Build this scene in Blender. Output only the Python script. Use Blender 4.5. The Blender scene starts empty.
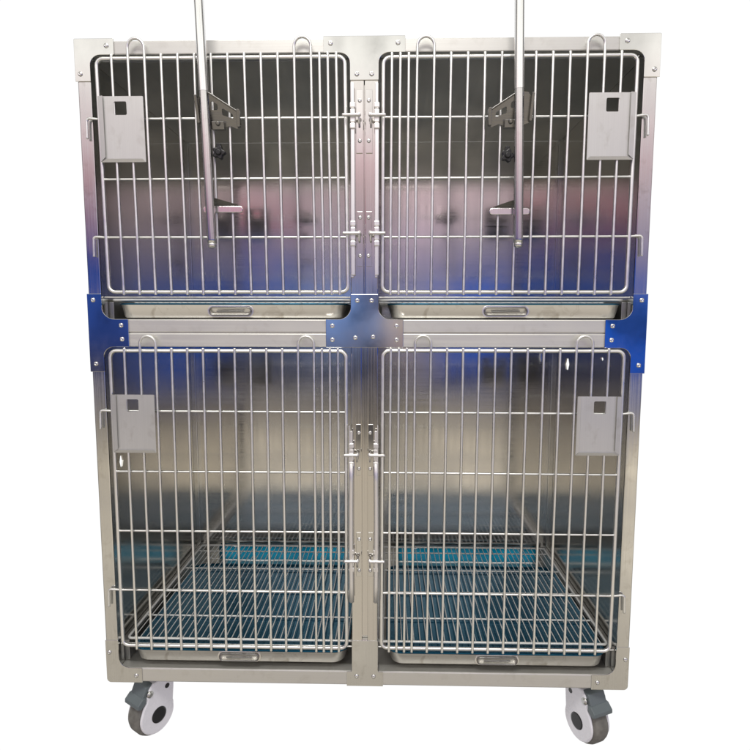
import bpy, bmesh, math, random
from mathutils import Vector, Matrix
random.seed(7)
S = bpy.context.scene
COL = S.collection
PI = math.pi

# ------------------------------------------------------------------ materials
def lin(r, g, b, k=1.0):
    f = lambda c: ((c/255)/12.92 if c/255 <= .04045 else ((c/255+.055)/1.055)**2.4)
    return (f(r)*k, f(g)*k, f(b)*k, 1.0)

def new_mat(name):
    m = bpy.data.materials.new(name); m.use_nodes = True
    return m, m.node_tree.nodes, m.node_tree.links, m.node_tree.nodes['Principled BSDF']

def steel(name, col, rough, grain='x', var=.10, bump=.010, smudge=.08, metal=1, dirt=0):
    """brushed stainless: fine streaks along one axis, soft smudges in the gloss"""
    m, N, L, P = new_mat(name)
    P.inputs['Metallic'].default_value = metal
    tc = N.new('ShaderNodeTexCoord')
    mp = N.new('ShaderNodeMapping')
    sc = {'x': (3, 60, 420), 'z': (420, 420, 3), 'y': (420, 3, 420), 'n': (60, 60, 60)}[grain]
    mp.inputs['Scale'].default_value = sc
    L.new(tc.outputs['Object'], mp.inputs['Vector'])
    n1 = N.new('ShaderNodeTexNoise'); n1.inputs['Scale'].default_value = 1; n1.inputs['Detail'].default_value = 3
    L.new(mp.outputs[0], n1.inputs['Vector'])
    n2 = N.new('ShaderNodeTexNoise'); n2.inputs['Scale'].default_value = 6; n2.inputs['Detail'].default_value = 4
    L.new(tc.outputs['Object'], n2.inputs['Vector'])
    mr = N.new('ShaderNodeMapRange'); mr.inputs[1].default_value = .3; mr.inputs[2].default_value = .7
    mr.inputs[3].default_value = rough-var*.5; mr.inputs[4].default_value = rough+var*.5
    L.new(n1.outputs[0], mr.inputs[0])
    ms = N.new('ShaderNodeMapRange'); ms.inputs[1].default_value = .35; ms.inputs[2].default_value = .7
    ms.inputs[3].default_value = -smudge*.4; ms.inputs[4].default_value = smudge
    L.new(n2.outputs[0], ms.inputs[0])
    ad = N.new('ShaderNodeMath'); ad.operation = 'ADD'; ad.use_clamp = True
    L.new(mr.outputs[0], ad.inputs[0]); L.new(ms.outputs[0], ad.inputs[1])
    L.new(ad.outputs[0], P.inputs['Roughness'])
    mx = N.new('ShaderNodeMix'); mx.data_type = 'RGBA'
    mx.inputs[6].default_value = (col[0]*.93, col[1]*.93, col[2]*.93, 1)
    mx.inputs[7].default_value = (min(1, col[0]*1.06), min(1, col[1]*1.06), min(1, col[2]*1.06), 1)
    L.new(n1.outputs[0], mx.inputs[0]); L.new(mx.outputs[2], P.inputs['Base Color'])
    if dirt:            # water stains and grubby spots with ragged edges
        n3 = N.new('ShaderNodeTexNoise'); n3.inputs['Scale'].default_value = 38; n3.inputs['Detail'].default_value = 7; n3.inputs['Distortion'].default_value = .7
        L.new(tc.outputs['Object'], n3.inputs['Vector'])
        m3 = N.new('ShaderNodeMapRange'); m3.inputs[1].default_value = .56; m3.inputs[2].default_value = .74; m3.inputs[3].default_value = 0; m3.inputs[4].default_value = dirt
        L.new(n3.outputs[0], m3.inputs[0])
        dm = N.new('ShaderNodeMix'); dm.data_type = 'RGBA'; dm.inputs[7].default_value = (col[0]*.45, col[1]*.40, col[2]*.33, 1)
        L.new(m3.outputs[0], dm.inputs[0]); L.new(mx.outputs[2], dm.inputs[6]); L.new(dm.outputs[2], P.inputs['Base Color'])
    if bump:
        b = N.new('ShaderNodeBump'); b.inputs['Strength'].default_value = bump; b.inputs['Distance'].default_value = .01
        L.new(n1.outputs[0], b.inputs['Height']); L.new(b.outputs[0], P.inputs['Normal'])
    return m

def plain(name, col, rough, metal=0, coat=0, noise=.08, scale=30, spec=.5):
    m, N, L, P = new_mat(name)
    P.inputs['Metallic'].default_value = metal; P.inputs['Coat Weight'].default_value = coat
    P.inputs['Specular IOR Level'].default_value = spec
    tc = N.new('ShaderNodeTexCoord'); n = N.new('ShaderNodeTexNoise')
    n.inputs['Scale'].default_value = scale; n.inputs['Detail'].default_value = 5
    L.new(tc.outputs['Object'], n.inputs['Vector'])
    mx = N.new('ShaderNodeMix'); mx.data_type = 'RGBA'
    mx.inputs[6].default_value = tuple(c*(1-noise) for c in col[:3])+(1,)
    mx.inputs[7].default_value = tuple(min(1, c*(1+noise)) for c in col[:3])+(1,)
    L.new(n.outputs[0], mx.inputs[0]); L.new(mx.outputs[2], P.inputs['Base Color'])
    mr = N.new('ShaderNodeMapRange'); mr.inputs[3].default_value = max(.02, rough-.08); mr.inputs[4].default_value = rough+.08
    L.new(n.outputs[0], mr.inputs[0]); L.new(mr.outputs[0], P.inputs['Roughness'])
    return m

STEEL = (.62, .60, .565)
M = dict(
    post=steel('brushed_post_steel', (.63, .63, .615), .16, 'z', dirt=.25, smudge=.12),
    rail=steel('brushed_rail_steel', (.68, .675, .635), .45, 'x', metal=.75, dirt=.15),
    top_rail=steel('brushed_top_rail_steel', (.56, .555, .53), .40, 'x', metal=.85, dirt=.15),
    plate=steel('polished_plate_steel', (.64, .63, .61), .06, 'n', var=.03, bump=.0, smudge=.10),
    centre=steel('polished_post_steel', (.64, .62, .59), .10, 'z', var=.06),
    dark_plate=steel('grey_hook_steel', (.27, .265, .255), .26, 'x', bump=0),
    wall=steel('liner_steel', (.60, .585, .55), .13, 'x', var=.05, bump=0, smudge=.06),
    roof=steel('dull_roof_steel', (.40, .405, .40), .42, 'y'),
    back=steel('back_liner_steel', (.68, .67, .65), .12, 'x', var=.08, bump=0, smudge=.07),
    base=steel('base_steel', (.70, .685, .65), .48, 'x'),
    wire=steel('wire_steel', (.93, .935, .905), .34, 'n', var=.10, bump=0),
    grate=steel('grate_steel', (.88, .89, .87), .38, 'n', var=.1, bump=0, metal=.3),
    holder=steel('holder_steel', (.63, .63, .61), .38, 'z', var=.08, metal=.7, dirt=.22),
    tray=steel('tray_steel', (.88, .865, .83), .33, 'x', dirt=.5),
    chrome=steel('chrome_tube', (.80, .79, .78), .14, 'z', var=.05, bump=.004),
    bolt=steel('bolt_steel', (.90, .89, .875), .38, 'z', bump=0),
    screw=steel('screw_steel', (.80, .80, .78), .16, 'n', bump=0),
    film=plain('blue_tray_film', (.006, .10, .18), .20, metal=.65, noise=.2, scale=9),
    black=plain('black_plastic', (.012, .012, .013), .35),
    white=plain('white_caster_plastic', (.82, .82, .87), .28, noise=.05),
    grey=plain('grey_brake_plastic', (.13, .155, .165), .45),
    rubber=plain('grey_caster_rubber', (.17, .165, .15), .8, noise=.55, scale=70),
    zinc=plain('zinc_plate', (.55, .55, .53), .35, metal=1),
    gap=plain('dark_gap_paint', (.03, .03, .03), .6),
)

def film_sheet():
    m, N, L, P = new_mat('translucent_blue_film')
    N.remove(P)
    tr = N.new('ShaderNodeBsdfTranslucent'); gl = N.new('ShaderNodeBsdfGlossy'); mx = N.new('ShaderNodeMixShader')
    tc = N.new('ShaderNodeTexCoord'); n = N.new('ShaderNodeTexNoise'); n.inputs['Scale'].default_value = 13; n.inputs['Detail'].default_value = 4; n.inputs['Distortion'].default_value = .6
    L.new(tc.outputs['Object'], n.inputs['Vector'])
    c = N.new('ShaderNodeMix'); c.data_type = 'RGBA'
    c.inputs[6].default_value = (.0, .06, .12, 1); c.inputs[7].default_value = (.003, .25, .38, 1)
    L.new(n.outputs[0], c.inputs[0]); L.new(c.outputs[2], tr.inputs[0])
    gl.inputs['Roughness'].default_value = .2; mx.inputs[0].default_value = .06
    L.new(tr.outputs[0], mx.inputs[1]); L.new(gl.outputs[0], mx.inputs[2])
    L.new(mx.outputs[0], N['Material Output'].inputs[0])
    return m
M['flap'] = film_sheet()

# ------------------------------------------------------------------ mesh helpers
class MB:
    def __init__(s): s.bm = bmesh.new()
    def box(s, x0, x1, y0, y1, z0, z1, bev=0, seg=2):
        r = bmesh.ops.create_cube(s.bm, size=1)
        vs = r['verts']
        for v in vs:
            v.co = Vector(((x0+x1)/2+v.co.x*(x1-x0), (y0+y1)/2+v.co.y*(y1-y0), (z0+z1)/2+v.co.z*(z1-z0)))
        if bev:
            es = list({e for v in vs for e in v.link_edges})
            bmesh.ops.bevel(s.bm, geom=es, offset=bev, segments=seg, affect='EDGES', profile=.5)
        return s
    def plate(s, poly, y0, y1, bev=0, holes=(), axis='y'):
        """2D polygon (u,v) with holes, thickened between y0 and y1 along an axis"""
        def P(u, v, w): return Vector((u, w, v)) if axis == 'y' else (Vector((w, u, v)) if axis == 'x' else Vector((u, v, w)))
        tmp = bmesh.new()
        es = []
        for loop in [poly]+list(holes):
            vs = [tmp.verts.new(P(u, v, y0)) for u, v in loop]
            for i in range(len(vs)): es.append(tmp.edges.new((vs[i], vs[(i+1) % len(vs)])))
        if holes:
            bmesh.ops.triangle_fill(tmp, edges=es, use_beauty=True)
        else:
            tmp.faces.new(tmp.verts[:])
        outer = [e for e in tmp.edges if e.is_boundary]
        r = bmesh.ops.extrude_face_region(tmp, geom=tmp.faces[:])
        d = P(0, 0, y1-y0)
        nv = [g for g in r['geom'] if isinstance(g, bmesh.types.BMVert)]
        for v in nv: v.co += d
        bmesh.ops.recalc_face_normals(tmp, faces=tmp.faces[:])
        if bev:
            e2 = [e for e in tmp.edges if len(e.link_faces) == 2 and e.calc_face_angle(0) > .9]
            bmesh.ops.bevel(tmp, geom=e2, offset=bev, segments=2, affect='EDGES', profile=.5)
        me = bpy.data.meshes.new('t'); tmp.to_mesh(me); tmp.free()
        s.bm.from_mesh(me); bpy.data.meshes.remove(me)
        return s
    def tube(s, pts, r, n=10, cap=True, r1=None):
        raw = [Vector(p) for p in pts]; pts = [raw[0]]
        for A, B in zip(raw, raw[1:]):          # keep the shading of long straight runs straight
            l = (B-A).length
            if l > 8*r and r1 is None: pts += [A+(B-A)*(.7*r/l), B-(B-A)*(.7*r/l)]
            pts.append(B)
        rings = []; nrm = None
        for i, p in enumerate(pts):
            a = (pts[i]-pts[i-1]).normalized() if i else (pts[1]-pts[0]).normalized()
            b = (pts[i+1]-pts[i]).normalized() if i < len(pts)-1 else a
            t = (a+b).normalized()
            if nrm is None:
                nrm = t.orthogonal().normalized()
            nrm = (nrm - t*nrm.dot(t)).normalized()
            bn = t.cross(nrm)
            k = 1/max(.5, math.sqrt((1+a.dot(b))/2))
            rr = r if r1 is None else r+(r1-r)*i/(len(pts)-1)
            rings.append([s.bm.verts.new(p+(nrm*math.cos(2*PI*j/n)+bn*math.sin(2*PI*j/n))*rr) for j in range(n)])
        for A, B in zip(rings, rings[1:]):
            for j in range(n):
                f = s.bm.faces.new((A[j], A[(j+1) % n], B[(j+1) % n], B[j])); f.smooth = True
        if cap:
            for R, sg in ((rings[0], -1), (rings[-1], 1)):
                c = sum((v.co for v in R), Vector())/n
                d = (pts[-1]-pts[-2]).normalized() if sg > 0 else (pts[0]-pts[1]).normalized()
                rr = (R[0].co-c).length
                in_ = [s.bm.verts.new(c+(v.co-c)*.6+d*rr*.35) for v in R]
                for j in range(n):
                    q = (R[j], R[(j+1) % n], in_[(j+1) % n], in_[j])
                    f = s.bm.faces.new(q if sg > 0 else q[::-1]); f.smooth = True
                s.bm.faces.new(in_ if sg > 0 else in_[::-1])
        return s
    def loop(s, pts, r, n=8):
        """closed tube"""
        pts = [Vector(p) for p in pts]; N = len(pts); rings = []
        axis = (pts[1]-pts[0]).cross(pts[N//3]-pts[0]).normalized()
        for i in range(N):
            t = ((pts[i]-pts[i-1]).normalized()+(pts[(i+1) % N]-pts[i]).normalized()).normalized()
            u = axis; w = t.cross(u)
            rings.append([s.bm.verts.new(pts[i]+(u*math.cos(2*PI*j/n)+w*math.sin(2*PI*j/n))*r) for j in range(n)])
        for i in range(N):
            A, B = rings[i], rings[(i+1) % N]
            for j in range(n):
                f = s.bm.faces.new((A[j], A[(j+1) % n], B[(j+1) % n], B[j])); f.smooth = True
        return s
    def lathe(s, prof, origin=(0, 0, 0), axis='x', n=32, smooth=True):
        """prof: list of (along, radius)"""
        o = Vector(origin); rings = []
        for a, r in prof:
            ring = []
            for j in range(n):
                c, d = math.cos(2*PI*j/n)*r, math.sin(2*PI*j/n)*r
                v = {'x': (a, c, d), 'y': (c, a, d), 'z': (c, d, a)}[axis]
                ring.append(s.bm.verts.new(o+Vector(v)))
            rings.append(ring)
        for A, B in zip(rings, rings[1:]):
            for j in range(n):
                f = s.bm.faces.new((A[j], A[(j+1) % n], B[(j+1) % n], B[j])); f.smooth = smooth
        s.bm.faces.new(rings[0]); s.bm.faces.new(rings[-1])
        return s
    def shear(s, k, zref):
        for v in s.bm.verts: v.co.x += k*(v.co.z-zref)
        return s
    def xform(s, mat):
        bmesh.ops.transform(s.bm, matrix=mat, verts=s.bm.verts[:]); return s
    def build(s, name, mat, parent=None, mats=None, autosmooth=True):
        bmesh.ops.remove_doubles(s.bm, verts=s.bm.verts[:], dist=1e-6)
        bmesh.ops.recalc_face_normals(s.bm, faces=s.bm.faces[:])
        co = [v.co for v in s.bm.verts]
        c = Vector(((min(v.x for v in co)+max(v.x for v in co))/2, (min(v.y for v in co)+max(v.y for v in co))/2,
                    (min(v.z for v in co)+max(v.z for v in co))/2))
        for v in s.bm.verts: v.co -= c
        me = bpy.data.meshes.new(name); s.bm.to_mesh(me); s.bm.free()
        me.materials.append(mat)
        for x in (mats or []): me.materials.append(x)
        o = bpy.data.objects.new(name, me); COL.objects.link(o)
        o.location = c
        if parent:
            w = Vector(parent.location); p = parent.parent
            while p: w += p.location; p = p.parent
            o.parent = parent; o.location = c-w
        return o

def fillet(pts, r, n=6, closed=False):
    """round the corners of a polyline (tuples of any dimension)"""
    P = [Vector(p) for p in pts]; out = []
    R = r if isinstance(r, (list, tuple)) else [r]*len(P)
    for i, p in enumerate(P):
        if (not closed and i in (0, len(P)-1)) or R[i] == 0:
            out.append(p); continue
        a = (P[i-1]-p); b = (P[(i+1) % len(P)]-p)
        la, lb = a.length, b.length; a.normalize(); b.normalize()
        ang = a.angle(b)
        if ang > 3.13:
            out.append(p); continue
        d = min(R[i]/math.tan(ang/2), la*.49, lb*.49)
        rad = d*math.tan(ang/2)
        c = p+(a+b).normalized()*(rad/math.sin(ang/2))
        s0, s1 = (p+a*d)-c, (p+b*d)-c
        th = s0.angle(s1)
        for k in range(n+1):
            t = k/n
            out.append(c+(s0*math.sin((1-t)*th)+s1*math.sin(t*th))/math.sin(th))
    return [tuple(v) for v in out]

def empty(name, loc):
    o = bpy.data.objects.new(name, None); COL.objects.link(o); o.location = loc
    o.empty_display_size = .05
    return o
def tag(o, label=None, cat=None, group=None, kind=None):
    if label: o['label'] = label
    if cat: o['category'] = cat
    if group: o['group'] = group
    if kind: o['kind'] = kind
    return o
def copy_tree(o, parent=None):
    c = o.copy(); COL.objects.link(c); c.parent = parent
    for ch in list(o.children): copy_tree(ch, c)
    return c

# ------------------------------------------------------------------ the cage bank
GZ = -.158                      # ground level under the castors
W, H, D = .61, 1.44, .63
XI, XC = .581, .0295            # inner edge of side posts, half width of centre post
ZB, ZM0, ZM1, ZT = .035, .794, .855, 1.411
cage = tag(empty('cage_bank', (0, .31, GZ)),
           'stainless steel kennel bank of four barred cages on white casters, polished corner plates', 'pet cage')

def part(mb, name, mat, parent=None, label=None):
    o = mb.build(name, M[mat], parent or cage)
    if label: o['label'] = label
    return o

# posts and rails
for s in (-1, 1):
    x0, x1 = sorted((s*XI, s*W))
    part(MB().box(x0, x1, 0, .03, .0, H, .0025), 'post', 'post')
    part(MB().box(x0, x1, D-.03, D, .0, H, .0025), 'post', 'post')
part(MB().box(-XC, -.0008, 0, .03, ZM1-.03, H-.002, .0015).box(.0008, XC, 0, .03, ZM1-.03, H-.002, .0015)
     .box(-XC, -.0065, 0, .03, .002, ZM1-.0302, .0015).box(.0065, XC, 0, .03, .002, ZM1-.0302, .0015)
     .box(-.0064, .0064, .0, .028, .002, .113, .001)
     .box(-.0064, .0064, .010, .028, .1135, ZM1-.031).box(-.0007, .0007, .012, .028, ZM1-.029, H-.003), 'centre_post', 'centre')
for s in (-1, 1):
    x0, x1 = sorted((s*XC, s*XI))
    x0 += .0003; x1 -= .0003
    part(MB().box(x0, x1, .0005, .03, ZT, H-.0005, .0025), 'top_rail', 'top_rail')
    part(MB().box(x0, x1, .0005, .03, .8262, ZM1, .002).box(x0, x1, .0005, .03, ZM0, .8242, .002)
         .box(x0, x1, .004, .028, .823, .828), 'middle_rail', 'rail')
    part(MB().box(x0, x1, .0005, .03, .0005, ZB, .0025), 'bottom_rail', 'rail')

# gusset plates
def screw(x, z, y, parent, r=.0050):
    a = random.random()*6
    m = MB().lathe([(0, r), (-.0009, r), (-.0021, r*.82), (-.0026, r*.5), (-.0026, r*.34), (-.0010, r*.30)], (0, 0, 0), 'y', 14)
    m.xform(Matrix.Translation((x, y, z)) @ Matrix.Rotation(a, 4, 'Y'))
    return m.build('screw', M['screw'], parent)

def gusset(pts, rad, screws, y0=-.0024, name='corner_plate', label=None, mat='plate'):
    poly = fillet(pts, rad, 7, True)
    o = part(MB().plate(poly, y0, .0002, min(.0007, -y0*.4)), name, mat, None, label)
    for x, z in screws: screw(x, z, y0, o)
    return o

for s in (-1, 1):
    f = lambda L: [(s*x, z) for x, z in L]
    gusset(f([(.6135, 1.4435), (.6135, 1.357), (.5805, 1.357), (.5805, 1.4105), (.5285, 1.4105), (.5285, 1.4435)]),
           [.003, .001, .001, .022, .001, .001], f([(.544, 1.4285), (.602, 1.372)]))
    gusset(f([(.6125, .911), (.5805, .911), (.5805, .8555), (.523, .8555), (.523, .7935), (.5805, .7935), (.5805, .738), (.6125, .738)]),
           [.001, .001, .027, .001, .001, .022, .001, .001], f([(.599, .897), (.539, .8415), (.538, .811), (.599, .756)]))
    gusset(f([(.6108, -.0010), (.6108, .104), (.5805, .104), (.5805, .0355), (.5265, .0355), (.5265, -.0010)]),
           [.010, .001, .001, .027, .001, .001], f([(.602, .074), (.5405, .0165)]), y0=-.0012, mat='post')
def T(w, z_arm0, z_arm1, z_stem, scr, rad, name='centre_plate', **kw):
    c = XC+.0006
    gusset([(-w, z_arm0), (w, z_arm0), (w, z_arm1), (c, z_arm1), (c, z_stem), (-c, z_stem), (-c, z_arm1), (-w, z_arm1)],
           [.001, .001, .001, rad, .001, .001, rad, .001], scr, name=name, **kw)
T(.0855, 1.4435, 1.4105, 1.3555, [(-.0705, 1.429), (.0705, 1.429), (-.0155, 1.3675), (.0155, 1.3675)], .022)
T(.085, .7935, .8555, .910, [(-.0155, .896), (.0155, .896), (-.0705, .841), (.0705, .841), (-.0705, .8105), (.0705, .8105), (-.020, .815), (.019, .817)], .027)
T(.0425, -.0010, .0345, .1115, [(-.0192, .0235), (.0205, .0235)], .004, y0=-.0012, mat='post')

# liner panels of the four compartments
rows = [(ZB-.001, ZM0+.014), (ZM1-.003, ZT-.003)]
def slot(y, z, w, h):
    return [(y-w/2, z), (y-w/4, z+h/2), (y+w/4, z+h/2), (y+w/2, z), (y+w/4, z-h/2), (y-w/4, z-h/2)]
for ri, (z0, z1) in enumerate(rows):
    for s in (-1, 1):
        xa, xb = sorted((s*.0115, s*.5895))
        if ri == 0:      # slot added in the lower back panels so light from behind reaches the film
            ha, hb = (-.508, -.062) if s < 0 else (.092, .545)
            part(MB().plate([(xa, z0), (xb, z0), (xb, z1), (xa, z1)], D-.012, D-.008, 0,
                            [fillet([(ha, z0+.004), (hb, z0+.004), (hb, z0+.047), (ha, z0+.047)], .006, 3, True)]), 'back_panel', 'back')
        else:
            part(MB().box(xa, xb, D-.012, D-.008, z0, z1), 'back_panel', 'back')
        part(MB().box(xa, xb, .0305, D-.0125, z0-.0035, z0), 'base_panel', 'base')
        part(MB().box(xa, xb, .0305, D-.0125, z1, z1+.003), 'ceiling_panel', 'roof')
        holes = []
        if ri == 0 and s < 0: holes = [slot(.0775, .514, .020, .028)]
        if ri == 0 and s > 0: holes = [slot(.468, .719, .040, .034), slot(.19, .7553, .020, .009)]
        xs = sorted((s*.590, s*.5935))
        part(MB().plate([(.0305, z0-.003), (D-.008, z0-.003), (D-.008, z1+.003), (.0305, z1+.003)], xs[0], xs[1], 0, holes, axis='x'),
             'side_panel', 'wall')
        xs = sorted((s*.0110, s*.0080))
        part(MB().box(xs[0], xs[1], .0305, D-.008, z0-.003, z1+.003), 'divider_panel', 'wall')
    # lining behind the front opening: angle strips the tray runs on
    for s in (-1, 1):
        zt = (.0846 if ri == 0 else .8940)
        xa, xb = sorted((s*.5705, s*.5893))
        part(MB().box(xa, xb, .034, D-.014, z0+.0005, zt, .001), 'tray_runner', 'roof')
        xa, xb = sorted((s*.0117, s*.0310))
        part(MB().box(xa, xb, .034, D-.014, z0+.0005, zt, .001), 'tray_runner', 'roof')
part(MB().box(-.6055, .6055, .031, D-.031, H-.012, H-.004, .001), 'roof_panel', 'wall')

# strike plates beside the latches
def strike(x0, x1, z0, z1, sc, y=-.0030):
    o = part(MB().plate(fillet([(x0, z0), (x1, z0), (x1, z1), (x0, z1)], .0012, 3, True), y, .0002, .0005), 'strike_plate', 'plate')
    for z in sc: screw((x0+x1)/2+.001*(1 if x0 < 0 else -1), z, y, o, .0042)
for s in (-1, 1):
    f = lambda a, b: sorted((s*a, s*b))
    strike(*f(.0035, .0175), 1.207, 1.336, [1.314, 1.232])
    strike(*f(.0035, .0165), .970, 1.086, [1.073, .992])
    strike(*f(.0078, .0195), .505, .622, [.603, .521])
    strike(*f(.0078, .0195), .268, .372, [.357, .283])

# ------------------------------------------------------------------ barred doors
YF, YV = -.0062, -.0122
def door(s, z0, z1, rungs, hooks, latch, shear, hp_top):
    """s=-1: left compartment (hinges left), s=+1: right compartment (hinges right)"""
    xo, xi = s*.5645, s*.0405
    u = (xi-xo)/15
    bars = [xo+u*k for k in range(1, 14)]+[xo+u*(13+.5*k) for k in (1, 2, 3)]
    m = MB()
    m.loop([(x, YF, z) for x, z in fillet([(xo, z0), (xi, z0), (xi, z1), (xo, z1)], .014, 5, True)], .0043, 10)
    hx = s*.5915
    for k, z in enumerate(rungs):
        jit = random.uniform(-.0008, .0008)
        if k in hooks:
            m.tube(fillet([(xi, YF, z), (xo+s*.004, YF, z+jit), (hx, YF-.001, z+.002), (hx+s*.0015, YF-.001, z-.040)], [0, .02, .006, 0], 5), .0027, 10)
        else:
            m.tube([(xi, YF, z+jit), (xo, YF, z-jit)], .0026, 8)
    def vbar(x):
        w = random.uniform(-.0007, .0007); w2 = random.uniform(-.0006, .0006)
        return [(x, YV, z0-.006), (x+w, YV+.0004, z0+(z1-z0)*.35), (x+w2, YV-.0003, z0+(z1-z0)*.7)]
    RV = .0030
    pairs = [(1, 2), (11, 12)]
    used = {i for p in pairs for i in p}
    for i, x in enumerate(bars):
        if i not in used:
            m.tube(vbar(x)+[(x, YV, z1+.006)], RV, 10)
    for a, b in pairs:
        A, B = bars[a], bars[b]
        c, r = (A+B)/2, abs(B-A)/2
        arc = [(c-(r*math.cos(PI*k/12))*(1 if B > A else -1), YV-.0015*math.sin(PI*k/12), hp_top-r+r*math.sin(PI*k/12)) for k in range(13)]
        m.tube(vbar(A)+arc+vbar(B)[::-1], RV, 10)
    m.shear(shear, z1)
    d = part(m, 'barred_door', 'wire')
    # card holder
    ca, cb = s*.5610, s*.4650
    zt, zb = ((1.3215, 1.187) if z0 > .8 else (.689, .558))
    yh = YV-.0032
    wx0, wx1 = sorted((ca-s*.033, ca-s*.060))
    h = MB()
    lo, hi = sorted((ca, cb))
    hole = fillet([(wx0, zt-.038), (wx1, zt-.038), (wx1, zt-.0105), (wx0, zt-.0105)], .003, 3, True)
    h.plate(fillet([(lo, zb), (hi, zb), (hi, zt), (lo, zt)], .002, 3, True), yh-.0012, yh, 0, [hole])
    def lip(q, t=.0009, rise=.0032):
        # q: outer edge p0->p1 lies on the sheet, inner edge p3->p2 stands proud
        f0 = [Vector((q[i][0], yh-.0013-(rise if i > 1 else 0), q[i][1])) for i in range(4)]
        f1 = [v+Vector((0, -t, 0)) for v in f0]
        V = [h.bm.verts.new(v) for v in f0+f1]
        for F in ((0, 1, 2, 3), (7, 6, 5, 4), (0, 4, 5, 1), (1, 5, 6, 2), (2, 6, 7, 3), (3, 7, 4, 0)): h.bm.faces.new([V[i] for i in F])
    e = .0115
    lip([(ca, zb+.001), (ca, zt), (ca-s*e, zt), (ca-s*e, zb+.010)])
    lip([(cb+s*.0, zb), (ca-s*.001, zb), (ca-s*(e+.001), zb+.0065), (cb+s*(.006), zb+.0065)], rise=.0022)
    if z0 < .8 and s > 0:
        lip([(cb, zb+.001), (cb, zt), (cb+s*.0065, zt), (cb+s*.0065, zb+.008)], rise=.002)
    h.shear(shear, z1)
    part(h, 'card_holder', 'holder', d)
    # slide bolt along the inner edge
    bx_, bz0, bz1, cat = latch
    L = MB()
    yb = -.0135
    if z0 > .8:
        L.box(bx_-.0042, bx_+.0042, yb-.0035, yb+.0015, bz0, cat[1]-.012, .0012)
        L.box(bx_-.0030, bx_+.0030, yb-.0030, yb+.0015, cat[1]-.012, bz1, .001)
        L.box(bx_+s*.0005-.0042, bx_+s*.0005+.0012, yb+.002, yb+.009, cat[0]+.02, bz1+.002, .0006)
        L.box(bx_+s*.0005-.0042, bx_+s*.0005+.0012, yb+.002, yb+.009, bz0-.004, cat[0]+.02, .0006)
    else:
        mid = [(bx_+s*.0012*math.sin(PI*t/8), yb-.002, bz0+(cat[1]-.02-bz0)*t/8) for t in range(9)]
        L.tube(mid, .0056, 10)
        L.box(bx_-.0030, bx_+.0030, yb-.0030, yb+.0015, cat[1]-.025, bz1, .001)
        L.box(bx_+s*.004-.0010, bx_+s*.004+.0010, yb-.006, yb+.010, cat[1]-.04, bz1+.012, .0005)
    for zc in cat:
        for dz in (-.021, .021):
            L.box(bx_-.0058, bx_+.0058, yb-.0065, yb+.003, zc+dz-.0055, zc+dz+.0055, .0018)
        L.box(bx_-.0052, bx_+.0052, yb-.0055, yb+.002, zc-.013, zc+.013, .0015)
        L.tube([(xi+s*.004, yb-.008, zc), (bx_-s*.014, yb-.008, zc)], .0036, 10)
        L.tube(fillet([(bx_-s*.010, yb-.008, zc), (bx_-s*.013, yb-.004, zc), (bx_-s*.013, yb-.002, zc-.016)], .003, 4), .0022, 8)
        L.lathe([(yb-.010, .0028), (yb-.008, .0042), (yb-.004, .0042)], (bx_-s*.0135, 0, zc+.001), 'y', 10)
    part(L, 'slide_bolt', 'bolt', d)
    return d
UR = [1.2785, 1.1545, 1.0315]
LR = [.6500, .5125, .3735, .2310]
door(-1, .9145, 1.4005, UR, (0, 2), (-.0238, .950, 1.345, (1.0378, 1.2790)), -.010, 1.4375)
door(1, .9145, 1.3985, UR, (0, 2), (.0268, .950, 1.345, (1.0378, 1.2787)), .003, 1.4360)
door(-1, .0960, .7855, LR, (0, 3), (-.0290, .214, .610, (.3119, .5560)), .002, .8185)
door(1, .0980, .7870, LR, (0, 3), (.0255, .214, .610, (.3119, .5560)), .003, .8200)

# lip rods below the upper and lower doors
for z in (.9035, .0895):
    for s in (-1, 1):
        xa, xb = sorted((s*.0312, s*.5795))
        part(MB().tube([(xa, .012, z), (xb, .012, z)], .0020, 8), 'stop_rod', 'wire')

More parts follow.
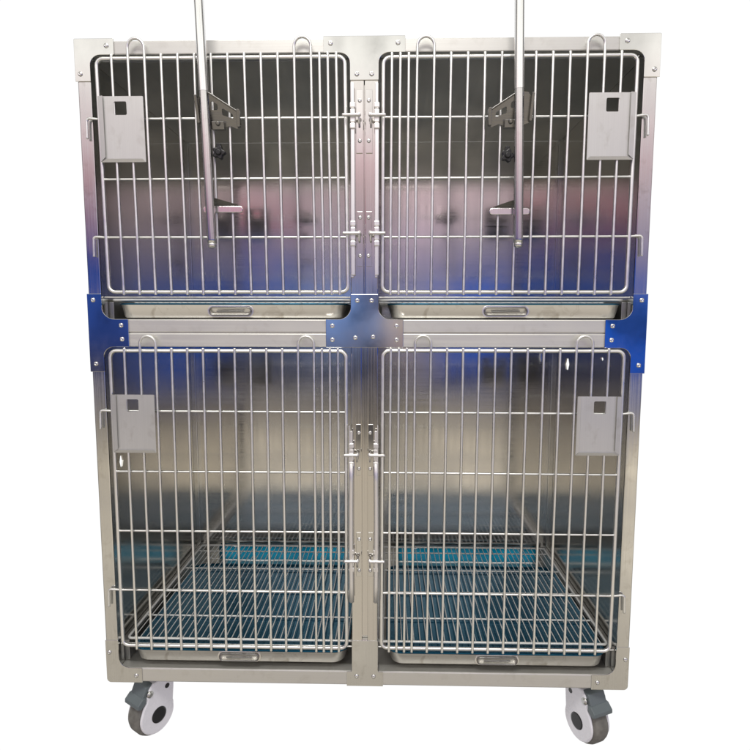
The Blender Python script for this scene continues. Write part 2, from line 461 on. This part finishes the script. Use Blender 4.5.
# ------------------------------------------------------------------ castors
def caster(x, y, ang, loc_label=None):
    """ang: heading of the local -Y axis (rolling direction, brake side)"""
    R = Matrix.Translation((x, y, 0)) @ Matrix.Rotation(ang, 4, 'Z')
    ay, rr = -.020, .053
    az = GZ+rr
    p = MB()
    p.box(-.034, .034, -.034, .034, -.0055, -.0015, .001)
    p.lathe([(-.0054, .026), (-.010, .027), (-.018, .024), (-.026, .020)], (0, 0, 0), 'z', 28)
    c = p.xform(R).build('caster', M['zinc'], cage)
    w = MB().lathe([(-.0205, .038), (-.0205, .046), (-.018, .0505), (-.011, rr), (.011, rr), (.018, .0505), (.0205, .046), (.0205, .038)], (0, ay, az), 'x', 56)
    w.xform(R).build('wheel', M['rubber'], c)
    top = -.020
    prof = []
    for k in range(29):
        a = math.radians(-205+222*k/28)
        prof.append((ay+.0455*math.cos(a), az+.0455*math.sin(a)))
    prof += fillet([prof[-1], (.0275, top-.030), (.0275, top-.008), (.020, top), (-.028, top), (-.040, top-.010), (-.046, top-.028), (-.0470, top-.040), (-.056, az+.034), prof[0]],
                   [0, .02, .01, .006, .006, .02, .02, .02, .01, 0], 4)[1:-1]
    for sx in (-1, 1):
        xs = sorted((sx*.0212, sx*.0285))
        MB().plate(prof, xs[0], xs[1], .0032, axis='x').xform(R).build('side_cover', M['white'], c)
    MB().plate([(-.030, top-.003), (.024, top-.003), (.030, top-.012), (.028, top-.028), (-.030, top-.026), (-.041, top-.014)], -.0214, .0214, .001, axis='x').xform(R).build('top_cover', M['white'], c)
    for sx in (-1, 1):
        MB().lathe([(sx*.0280, .0200), (sx*.0292, .0195), (sx*.0296, .0165)], (0, ay+.003, az-.001), 'x', 28).xform(R).build('hub_cap', M['black'], c)
        MB().lathe([(sx*.0280, .0064), (sx*.0289, .0062)], (0, .008, top-.024), 'x', 18).xform(R).build('axle_hole', M['black'], c)
        MB().lathe([(sx*.0250, .0088), (sx*.0293, .0082), (sx*.0301, .0045), (sx*.0318, .0040)], (0, -.038, top-.022), 'x', 20).xform(R).build('pedal_pivot', M['zinc'], c)
    b = MB()
    b.plate(fillet([(-.024, top-.001), (-.046, top-.003), (-.055, top-.022), (-.060, top-.033), (-.052, top-.040), (-.034, top-.024)], .003, 3, True), -.0242, .0242, .0022, axis='x')
    b.plate(fillet([(-.050, top-.024), (-.058, top-.025), (-.071, top-.036), (-.072, top-.045), (-.064, top-.049), (-.048, top-.039)], .003, 3, True), -.0280, .0280, .0022, axis='x')
    b.xform(R).build('brake_pedal', M['grey'], c)
    return c
caster(-.518, .062, math.radians(-34))
caster(.528, .062, math.radians(24))
caster(-.520, D-.07, math.radians(150))
caster(.525, D-.07, math.radians(200))

# ------------------------------------------------------------------ trays and grates
trayspots = [(-1, .8575), (1, .8575), (-1, .0495), (1, .0495)]
TL = ['shallow steel tray with blue lining below the upper left cage door',
      'shallow steel tray with blue lining below the upper right cage door',
      'steel tray with blue lining at the bottom of the lower left cage',
      'steel tray with blue lining at the bottom of the lower right cage']
def make_tray():
    root = tag(empty('tray', (0, .30, 0)), TL[0], 'tray', 'slide out trays in the four cages')
    hw0, hw1, y0, y1, hh, th = .247, .2585, .0045, .470, .0320, .0014
    def ring(hw, ya, yb, z, r):
        return [(x, y, z) for x, y in fillet([(-hw, ya), (hw, ya), (hw, yb), (-hw, yb)], r, 8, True)]
    def shell(rings, name, mat, parent, cap_bottom=True):
        m = MB(); V = [[m.bm.verts.new(p) for p in R] for R in rings]
        n = len(V[0])
        for A, B in zip(V, V[1:]):
            for j in range(n):
                f = m.bm.faces.new((A[j], A[(j+1) % n], B[(j+1) % n], B[j])); f.smooth = True
        if cap_bottom: m.bm.faces.new(V[0]); 
        m.bm.faces.new(V[-1])
        return m.build(name, M[mat], parent)
    # outer pan with rim, then down the inside
    shell([ring(hw0-.004, y0+.006, y1-.006, 0, .026), ring(hw0, y0+.0025, y1-.002, .003, .028), ring(hw1-.004, y0, y1, hh-.004, .034),
           ring(hw1-.001, y0-.0015, y1+.001, hh-.0012, .036), ring(hw1-.001, y0-.0012, y1+.001, hh, .036),
           ring(hw1-.0055, y0+.004, y1-.003, hh, .034), ring(hw0-.003, y0+.007, y1-.006, .0045, .026)], 'pan', 'tray', root)
    shell([ring(hw1-.0002, y0-.0024, y1+.0016, hh-.0026, .0365), ring(hw1-.0004, y0-.0021, y1+.0014, hh+.0006, .0362), ring(hw1-.0042, y0+.0028, y1-.0018, hh+.0009, .034), ring(hw1-.0066, y0+.0052, y1-.0042, hh+.0007, .033),
           ring(hw0-.0045, y0+.0085, y1-.0075, .0062, .025)], 'blue_lining', 'film', root)
    # thin film added behind the pan, backlit through the slot to glow cyan
    fl = MB(); n = 44
    rows_ = []
    for k in range(n+1):
        x = -.225+.47*k/n
        rows_.append([(x, .606+.0030*math.sin(k*.9)*t+.002*math.sin(k*.37+2*t), -.013+.048*t+(.002*math.sin(k*.8) if t == 1 else 0)) for t in (0, .35, .7, 1)])
    V = [[fl.bm.verts.new(p) for p in r] for r in rows_]
    for A, B in zip(V, V[1:]):
        for a in range(3):
            f = fl.bm.faces.new((A[a], B[a], B[a+1], A[a+1])); f.smooth = True
    fl.build('added_film', M['flap'], root)
    # handle: oval recess plate and a wire bail lying on it
    q = MB()
    def oval(w, h, cx, cz, n=8):
        return fillet([(cx-w/2, cz-h/2), (cx+w/2, cz-h/2), (cx+w/2, cz+h/2), (cx-w/2, cz+h/2)], h*.48, n, True)
    cz = .0155
    q.plate(oval(.102, .0250, 0, cz), y0-.0012, y0+.0030, .0006, [oval(.094, .0175, 0, cz)])
    q.box(-.043, .043, y0+.0020, y0+.0030, cz-.008, cz+.008)
    hd = q.build('handle', M['tray'], root)
    b = MB()
    b.loop([(x, y0-.0040, z) for x, z in oval(.092, .0165, 0, cz)], .0017, 8)
    b.tube([(-.030, y0-.003, cz-.0005), (.030, y0-.003, cz+.0005)], .0016, 8)
    b.build('handle_wire', M['dark_plate'], hd)
    return root
tray0 = make_tray()
XT = .2960
for i, (s, z) in enumerate(trayspots):
    t = tray0 if i == 0 else copy_tree(tray0)
    t.location = (s*XT+(.012 if s > 0 else 0.0), .30, z); t['label'] = TL[i]

GL = ['edge on steel wire floor grate inside the upper left cage',
      'edge on steel wire floor grate inside the upper right cage',
      'steel wire floor grate over the blue tray in the lower left cage',
      'steel wire floor grate over the blue tray in the lower right cage']
def make_grate():
    root = tag(empty('floor_grate', (0, .30, 0)), GL[0], 'wire grate', 'wire floor grates in the four cages')
    hw, y0, y1 = .2735, .036, .598
    f = MB().loop([(x, y, 0) for x, y in fillet([(-hw, y0), (hw, y0), (hw, y1), (-hw, y1)], .010, 4, True)], .0032, 8)
    for y in (.150, .290, .430, .560): f.tube([(-hw, y, -.0040), (hw, y, -.0040)], .0024, 8)
    f.build('grate_frame', M['grate'], root)
    g = MB(); n = 37
    for k in range(1, n):
        x = -hw+2*hw*k/n
        w = random.uniform(-.0012, .0012)
        g.tube([(x, y0-.001, .0008), (x+w, .30, .0002), (x, y1+.002, .0008)], .00130, 6)
    g.build('grate_wires', M['grate'], root)
    return root
gr0 = make_grate()
for i, (s, z) in enumerate([(-1, .8980), (1, .8980), (-1, .0885), (1, .0885)]):
    t = gr0 if i == 0 else copy_tree(gr0)
    t.location = (s*.3010, .30, z); t['label'] = GL[i]

# ------------------------------------------------------------------ drip stand poles hooked on the upper doors
def pole(s, xt, xb, br, kn, low, label):
    root = tag(empty('drip_pole', (xb, -.03, 1.005)), label, 'pole', 'steel poles hung on the upper cage doors')
    yt, yb = -.036, -.036
    P = lambda z, dy=0: (xb+(xt-xb)*(z-1.009)/(1.51-1.009), yb+(yt-yb)*(z-1.009)/.5+dy, z)
    m = MB().tube([P(1.322), P(1.93)], .0102, 20, False)
    m.tube([P(1.926), P(1.940)], .0100, 20)
    m.build('upper_tube', M['chrome'], root)
    MB().tube([P(1.016), P(1.335)], .0098, 20).build('sleeve', M['post'], root)
    MB().tube([P(1.0085), P(1.0155)], .0088, 18).build('end_cap', M['chrome'], root)
    # hook plate: sheet metal wing behind the tube with turned edges
    b = MB()
    x = lambda u: br+s*(-u)           # u runs from the tube side outwards
    prof = fillet([(x(-.013), 1.262), (x(-.016), 1.300), (x(-.006), 1.316), (x(.012), 1.318), (x(.068), 1.284), (x(.074), 1.262), (x(.066), 1.253),
                   (x(.050), 1.259), (x(.020), 1.250)], .004, 4, True)
    if s > 0: prof = prof[::-1]
    win = fillet([(x(.014), 1.306), (x(.028), 1.298), (x(.028), 1.288), (x(.014), 1.288)], .003, 3, True)
    win2 = fillet([(x(.036), 1.292), (x(.058), 1.280), (x(.058), 1.272), (x(.036), 1.279)], .002, 3, True)
    b.plate(prof, -.0205, -.0188, 0, [win, win2])
    b.plate(fillet([(x(.068), 1.288), (x(.075), 1.286), (x(.073), 1.255), (x(.066), 1.254)], .002, 3, True), -.030, -.0206, .0008)
    b.plate(fillet([(x(-.017), 1.312), (x(-.011), 1.314), (x(-.010), 1.262), (x(-.016), 1.262)], .002, 3, True), -.030, -.0206, .0008)
    b.box(*sorted((x(.014), x(.040))), -.031, -.0206, 1.2495, 1.2650, .001)
    b.tube([(x(.028), -.034, 1.2600), (x(.028), -.030, 1.2600)], .0045, 12)
    b.tube([(x(.012), -.0225, 1.3185), (x(.068), -.0225, 1.285)], .0018, 8)
    for v in b.bm.verts: v.co.y -= (v.co.z-1.25)*.32-.004
    b.build('hook_plate', M['dark_plate'], root)
    # star knob behind the tube, over the bars
    k = MB()
    kx, kz = kn
    star = []
    for i in range(30):
        a = 2*PI*i/30; r = .0120+.0024*math.cos(5*a)
        star.append((kx+r*math.cos(a), kz+r*math.sin(a)))
    k.plate(star, -.0310, -.0190, .0015)
    k.lathe([(-.0345, .004), (-.0335, .006), (-.0312, .0065)], (kx, 0, kz), 'y', 16)
    k.plate(fillet([(kx-.006, kz+.008), (kx+.006, kz+.008), (kx+.004, kz+.019), (kx-.004, kz+.019)], .002, 3, True), -.029, -.020, .001)
    k.build('star_knob', M['black'], root)
    # lower rest: a rounded strip with a sloping gusset
    lw = MB()
    la, lb, lz = low
    lw.plate(fillet([(la, lz-.0068), (lb, lz-.0068), (lb, lz+.0068), (la, lz+.0068)], .0065, 6, True), -.0225, -.0188, .0012)
    g0 = P(1.115)[0]
    far = lb if s < 0 else la
    lo_ = lw.build('lower_rest', M['chrome'], root)
    wg = MB().plate([(g0, lz+.0072), (far*.93+g0*.07, lz+.0076), (g0, lz+.024)], -.0265, -.0250, 0)
    for v in wg.bm.verts: v.co.y -= (v.co.z-lz-.0075)*.8-.004
    wg.build('rest_web', M['dark_plate'], lo_)
    return root
pole(-1, -.3345, -.3205, -.3310, (-.3040, 1.2030), (-.3420, -.2575, 1.0880),
     'leaning steel pole hung on the bars of the upper left cage door')
pole(1, .3125, .3230, .3300, (.2980, 1.1940), (.2640, .3480, 1.0820),
     'upright steel pole hung on the bars of the upper right cage door')

# ------------------------------------------------------------------ surroundings: white ahead, workshop behind the camera
wd = bpy.data.worlds.new('World'); S.world = wd; wd.use_nodes = True
N, L = wd.node_tree.nodes, wd.node_tree.links
for n in list(N): N.remove(n)
out = N.new('ShaderNodeOutputWorld'); bg = N.new('ShaderNodeBackground'); L.new(bg.outputs[0], out.inputs[0])
tc = N.new('ShaderNodeTexCoord'); sp = N.new('ShaderNodeSeparateXYZ'); L.new(tc.outputs['Generated'], sp.inputs[0])
def math_(op, a, b=None, clamp=False):
    n = N.new('ShaderNodeMath'); n.operation = op; n.use_clamp = clamp
    for i, v in enumerate((a, b)):
        if v is None: continue
        if isinstance(v, (int, float)): n.inputs[i].default_value = v
        else: L.new(v, n.inputs[i])
    return n.outputs[0]
X, Y, Z = sp.outputs
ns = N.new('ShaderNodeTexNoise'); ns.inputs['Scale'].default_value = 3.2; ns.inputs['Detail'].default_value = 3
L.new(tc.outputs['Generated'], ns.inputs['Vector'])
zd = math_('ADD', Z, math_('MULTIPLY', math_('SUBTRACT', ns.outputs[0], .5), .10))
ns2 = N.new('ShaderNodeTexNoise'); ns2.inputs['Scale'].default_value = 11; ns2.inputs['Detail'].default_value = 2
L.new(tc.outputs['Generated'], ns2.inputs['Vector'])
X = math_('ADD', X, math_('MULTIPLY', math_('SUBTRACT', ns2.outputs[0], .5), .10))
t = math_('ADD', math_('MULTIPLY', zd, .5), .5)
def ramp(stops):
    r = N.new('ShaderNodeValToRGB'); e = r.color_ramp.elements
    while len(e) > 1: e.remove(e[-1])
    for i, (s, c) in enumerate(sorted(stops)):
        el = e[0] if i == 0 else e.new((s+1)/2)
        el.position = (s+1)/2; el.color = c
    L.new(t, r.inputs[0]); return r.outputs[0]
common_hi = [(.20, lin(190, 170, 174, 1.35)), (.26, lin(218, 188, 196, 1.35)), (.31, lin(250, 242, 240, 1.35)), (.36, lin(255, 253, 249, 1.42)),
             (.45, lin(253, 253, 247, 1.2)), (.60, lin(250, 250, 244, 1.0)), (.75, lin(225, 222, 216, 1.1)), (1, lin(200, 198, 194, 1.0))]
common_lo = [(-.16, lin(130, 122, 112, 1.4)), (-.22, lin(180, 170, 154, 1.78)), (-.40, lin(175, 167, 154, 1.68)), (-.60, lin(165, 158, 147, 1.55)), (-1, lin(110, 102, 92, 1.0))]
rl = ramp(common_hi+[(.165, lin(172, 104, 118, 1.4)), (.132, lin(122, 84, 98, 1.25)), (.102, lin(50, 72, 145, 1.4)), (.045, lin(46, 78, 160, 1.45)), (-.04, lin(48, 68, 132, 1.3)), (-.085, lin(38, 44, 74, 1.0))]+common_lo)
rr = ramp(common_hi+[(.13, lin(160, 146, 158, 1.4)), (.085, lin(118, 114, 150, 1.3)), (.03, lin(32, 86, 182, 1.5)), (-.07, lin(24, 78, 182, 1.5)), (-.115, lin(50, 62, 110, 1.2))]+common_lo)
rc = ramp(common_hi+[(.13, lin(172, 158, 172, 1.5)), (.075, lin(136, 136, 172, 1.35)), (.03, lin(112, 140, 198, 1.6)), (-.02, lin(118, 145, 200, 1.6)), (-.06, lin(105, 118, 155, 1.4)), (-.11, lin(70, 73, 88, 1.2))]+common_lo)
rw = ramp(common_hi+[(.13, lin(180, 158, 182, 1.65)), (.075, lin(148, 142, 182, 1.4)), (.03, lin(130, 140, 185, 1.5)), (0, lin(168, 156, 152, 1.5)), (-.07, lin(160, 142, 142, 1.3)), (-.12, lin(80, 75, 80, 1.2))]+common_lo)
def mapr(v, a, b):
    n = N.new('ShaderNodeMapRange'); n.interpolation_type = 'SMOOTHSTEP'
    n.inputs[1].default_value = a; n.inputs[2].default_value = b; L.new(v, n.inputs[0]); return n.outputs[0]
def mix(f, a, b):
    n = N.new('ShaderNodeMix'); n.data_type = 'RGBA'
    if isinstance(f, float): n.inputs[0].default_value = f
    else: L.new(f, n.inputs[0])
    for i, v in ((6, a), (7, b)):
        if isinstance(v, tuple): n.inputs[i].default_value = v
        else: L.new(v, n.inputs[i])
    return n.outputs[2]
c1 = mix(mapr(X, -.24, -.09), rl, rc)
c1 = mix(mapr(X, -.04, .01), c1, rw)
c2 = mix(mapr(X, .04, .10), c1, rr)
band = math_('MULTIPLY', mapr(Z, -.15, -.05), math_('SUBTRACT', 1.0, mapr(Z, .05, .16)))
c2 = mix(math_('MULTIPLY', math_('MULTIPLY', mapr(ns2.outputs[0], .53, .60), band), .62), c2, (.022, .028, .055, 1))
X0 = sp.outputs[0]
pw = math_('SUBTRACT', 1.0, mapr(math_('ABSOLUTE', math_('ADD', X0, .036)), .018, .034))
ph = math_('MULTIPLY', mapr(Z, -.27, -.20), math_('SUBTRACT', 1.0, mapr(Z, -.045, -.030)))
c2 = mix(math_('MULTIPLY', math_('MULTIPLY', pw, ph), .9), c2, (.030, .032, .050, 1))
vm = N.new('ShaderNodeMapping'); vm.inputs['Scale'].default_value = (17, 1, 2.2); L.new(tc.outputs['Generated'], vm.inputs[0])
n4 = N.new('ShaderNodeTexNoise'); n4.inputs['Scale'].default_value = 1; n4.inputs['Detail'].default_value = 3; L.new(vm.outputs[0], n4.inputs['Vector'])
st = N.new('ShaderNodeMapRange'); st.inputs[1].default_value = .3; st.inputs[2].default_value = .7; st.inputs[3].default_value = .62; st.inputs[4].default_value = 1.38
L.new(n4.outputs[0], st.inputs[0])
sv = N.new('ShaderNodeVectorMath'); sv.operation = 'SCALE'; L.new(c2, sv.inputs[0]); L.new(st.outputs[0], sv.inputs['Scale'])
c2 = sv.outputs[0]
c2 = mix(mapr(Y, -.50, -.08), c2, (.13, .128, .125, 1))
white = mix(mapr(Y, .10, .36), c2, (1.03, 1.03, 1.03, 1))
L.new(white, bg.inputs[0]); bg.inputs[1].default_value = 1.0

# area light added overhead for highlights and brighter steel, no lamp known there
ld = bpy.data.lights.new('overhead_fill', 'AREA'); ld.shape = 'RECTANGLE'; ld.size = 1.8; ld.size_y = .8; ld.energy = 60; ld.color = (1, .97, .92)
lo = bpy.data.objects.new('overhead_fill', ld); COL.objects.link(lo)
lo.location = (-.2, -1.8, 3.4); lo.rotation_euler = (Vector((0, 0, .9))-lo.location).to_track_quat('-Z', 'Y').to_euler()

# ------------------------------------------------------------------ camera
cd = bpy.data.cameras.new('camera'); cam = bpy.data.objects.new('camera', cd); COL.objects.link(cam)
cam.location = (.0518, -1.2641, .8649); cam.rotation_euler = (PI/2-.1041, -.001, .0228)
cd.sensor_width = 36; cd.lens = 574.19/750*36; cd.clip_start = .01; cd.clip_end = 100
S.camera = cam
S.view_settings.view_transform = 'Standard'; S.view_settings.look = 'None'
S.view_settings.exposure = 0; S.view_settings.gamma = 1
S.cycles.max_bounces = 12; S.cycles.glossy_bounces = 8
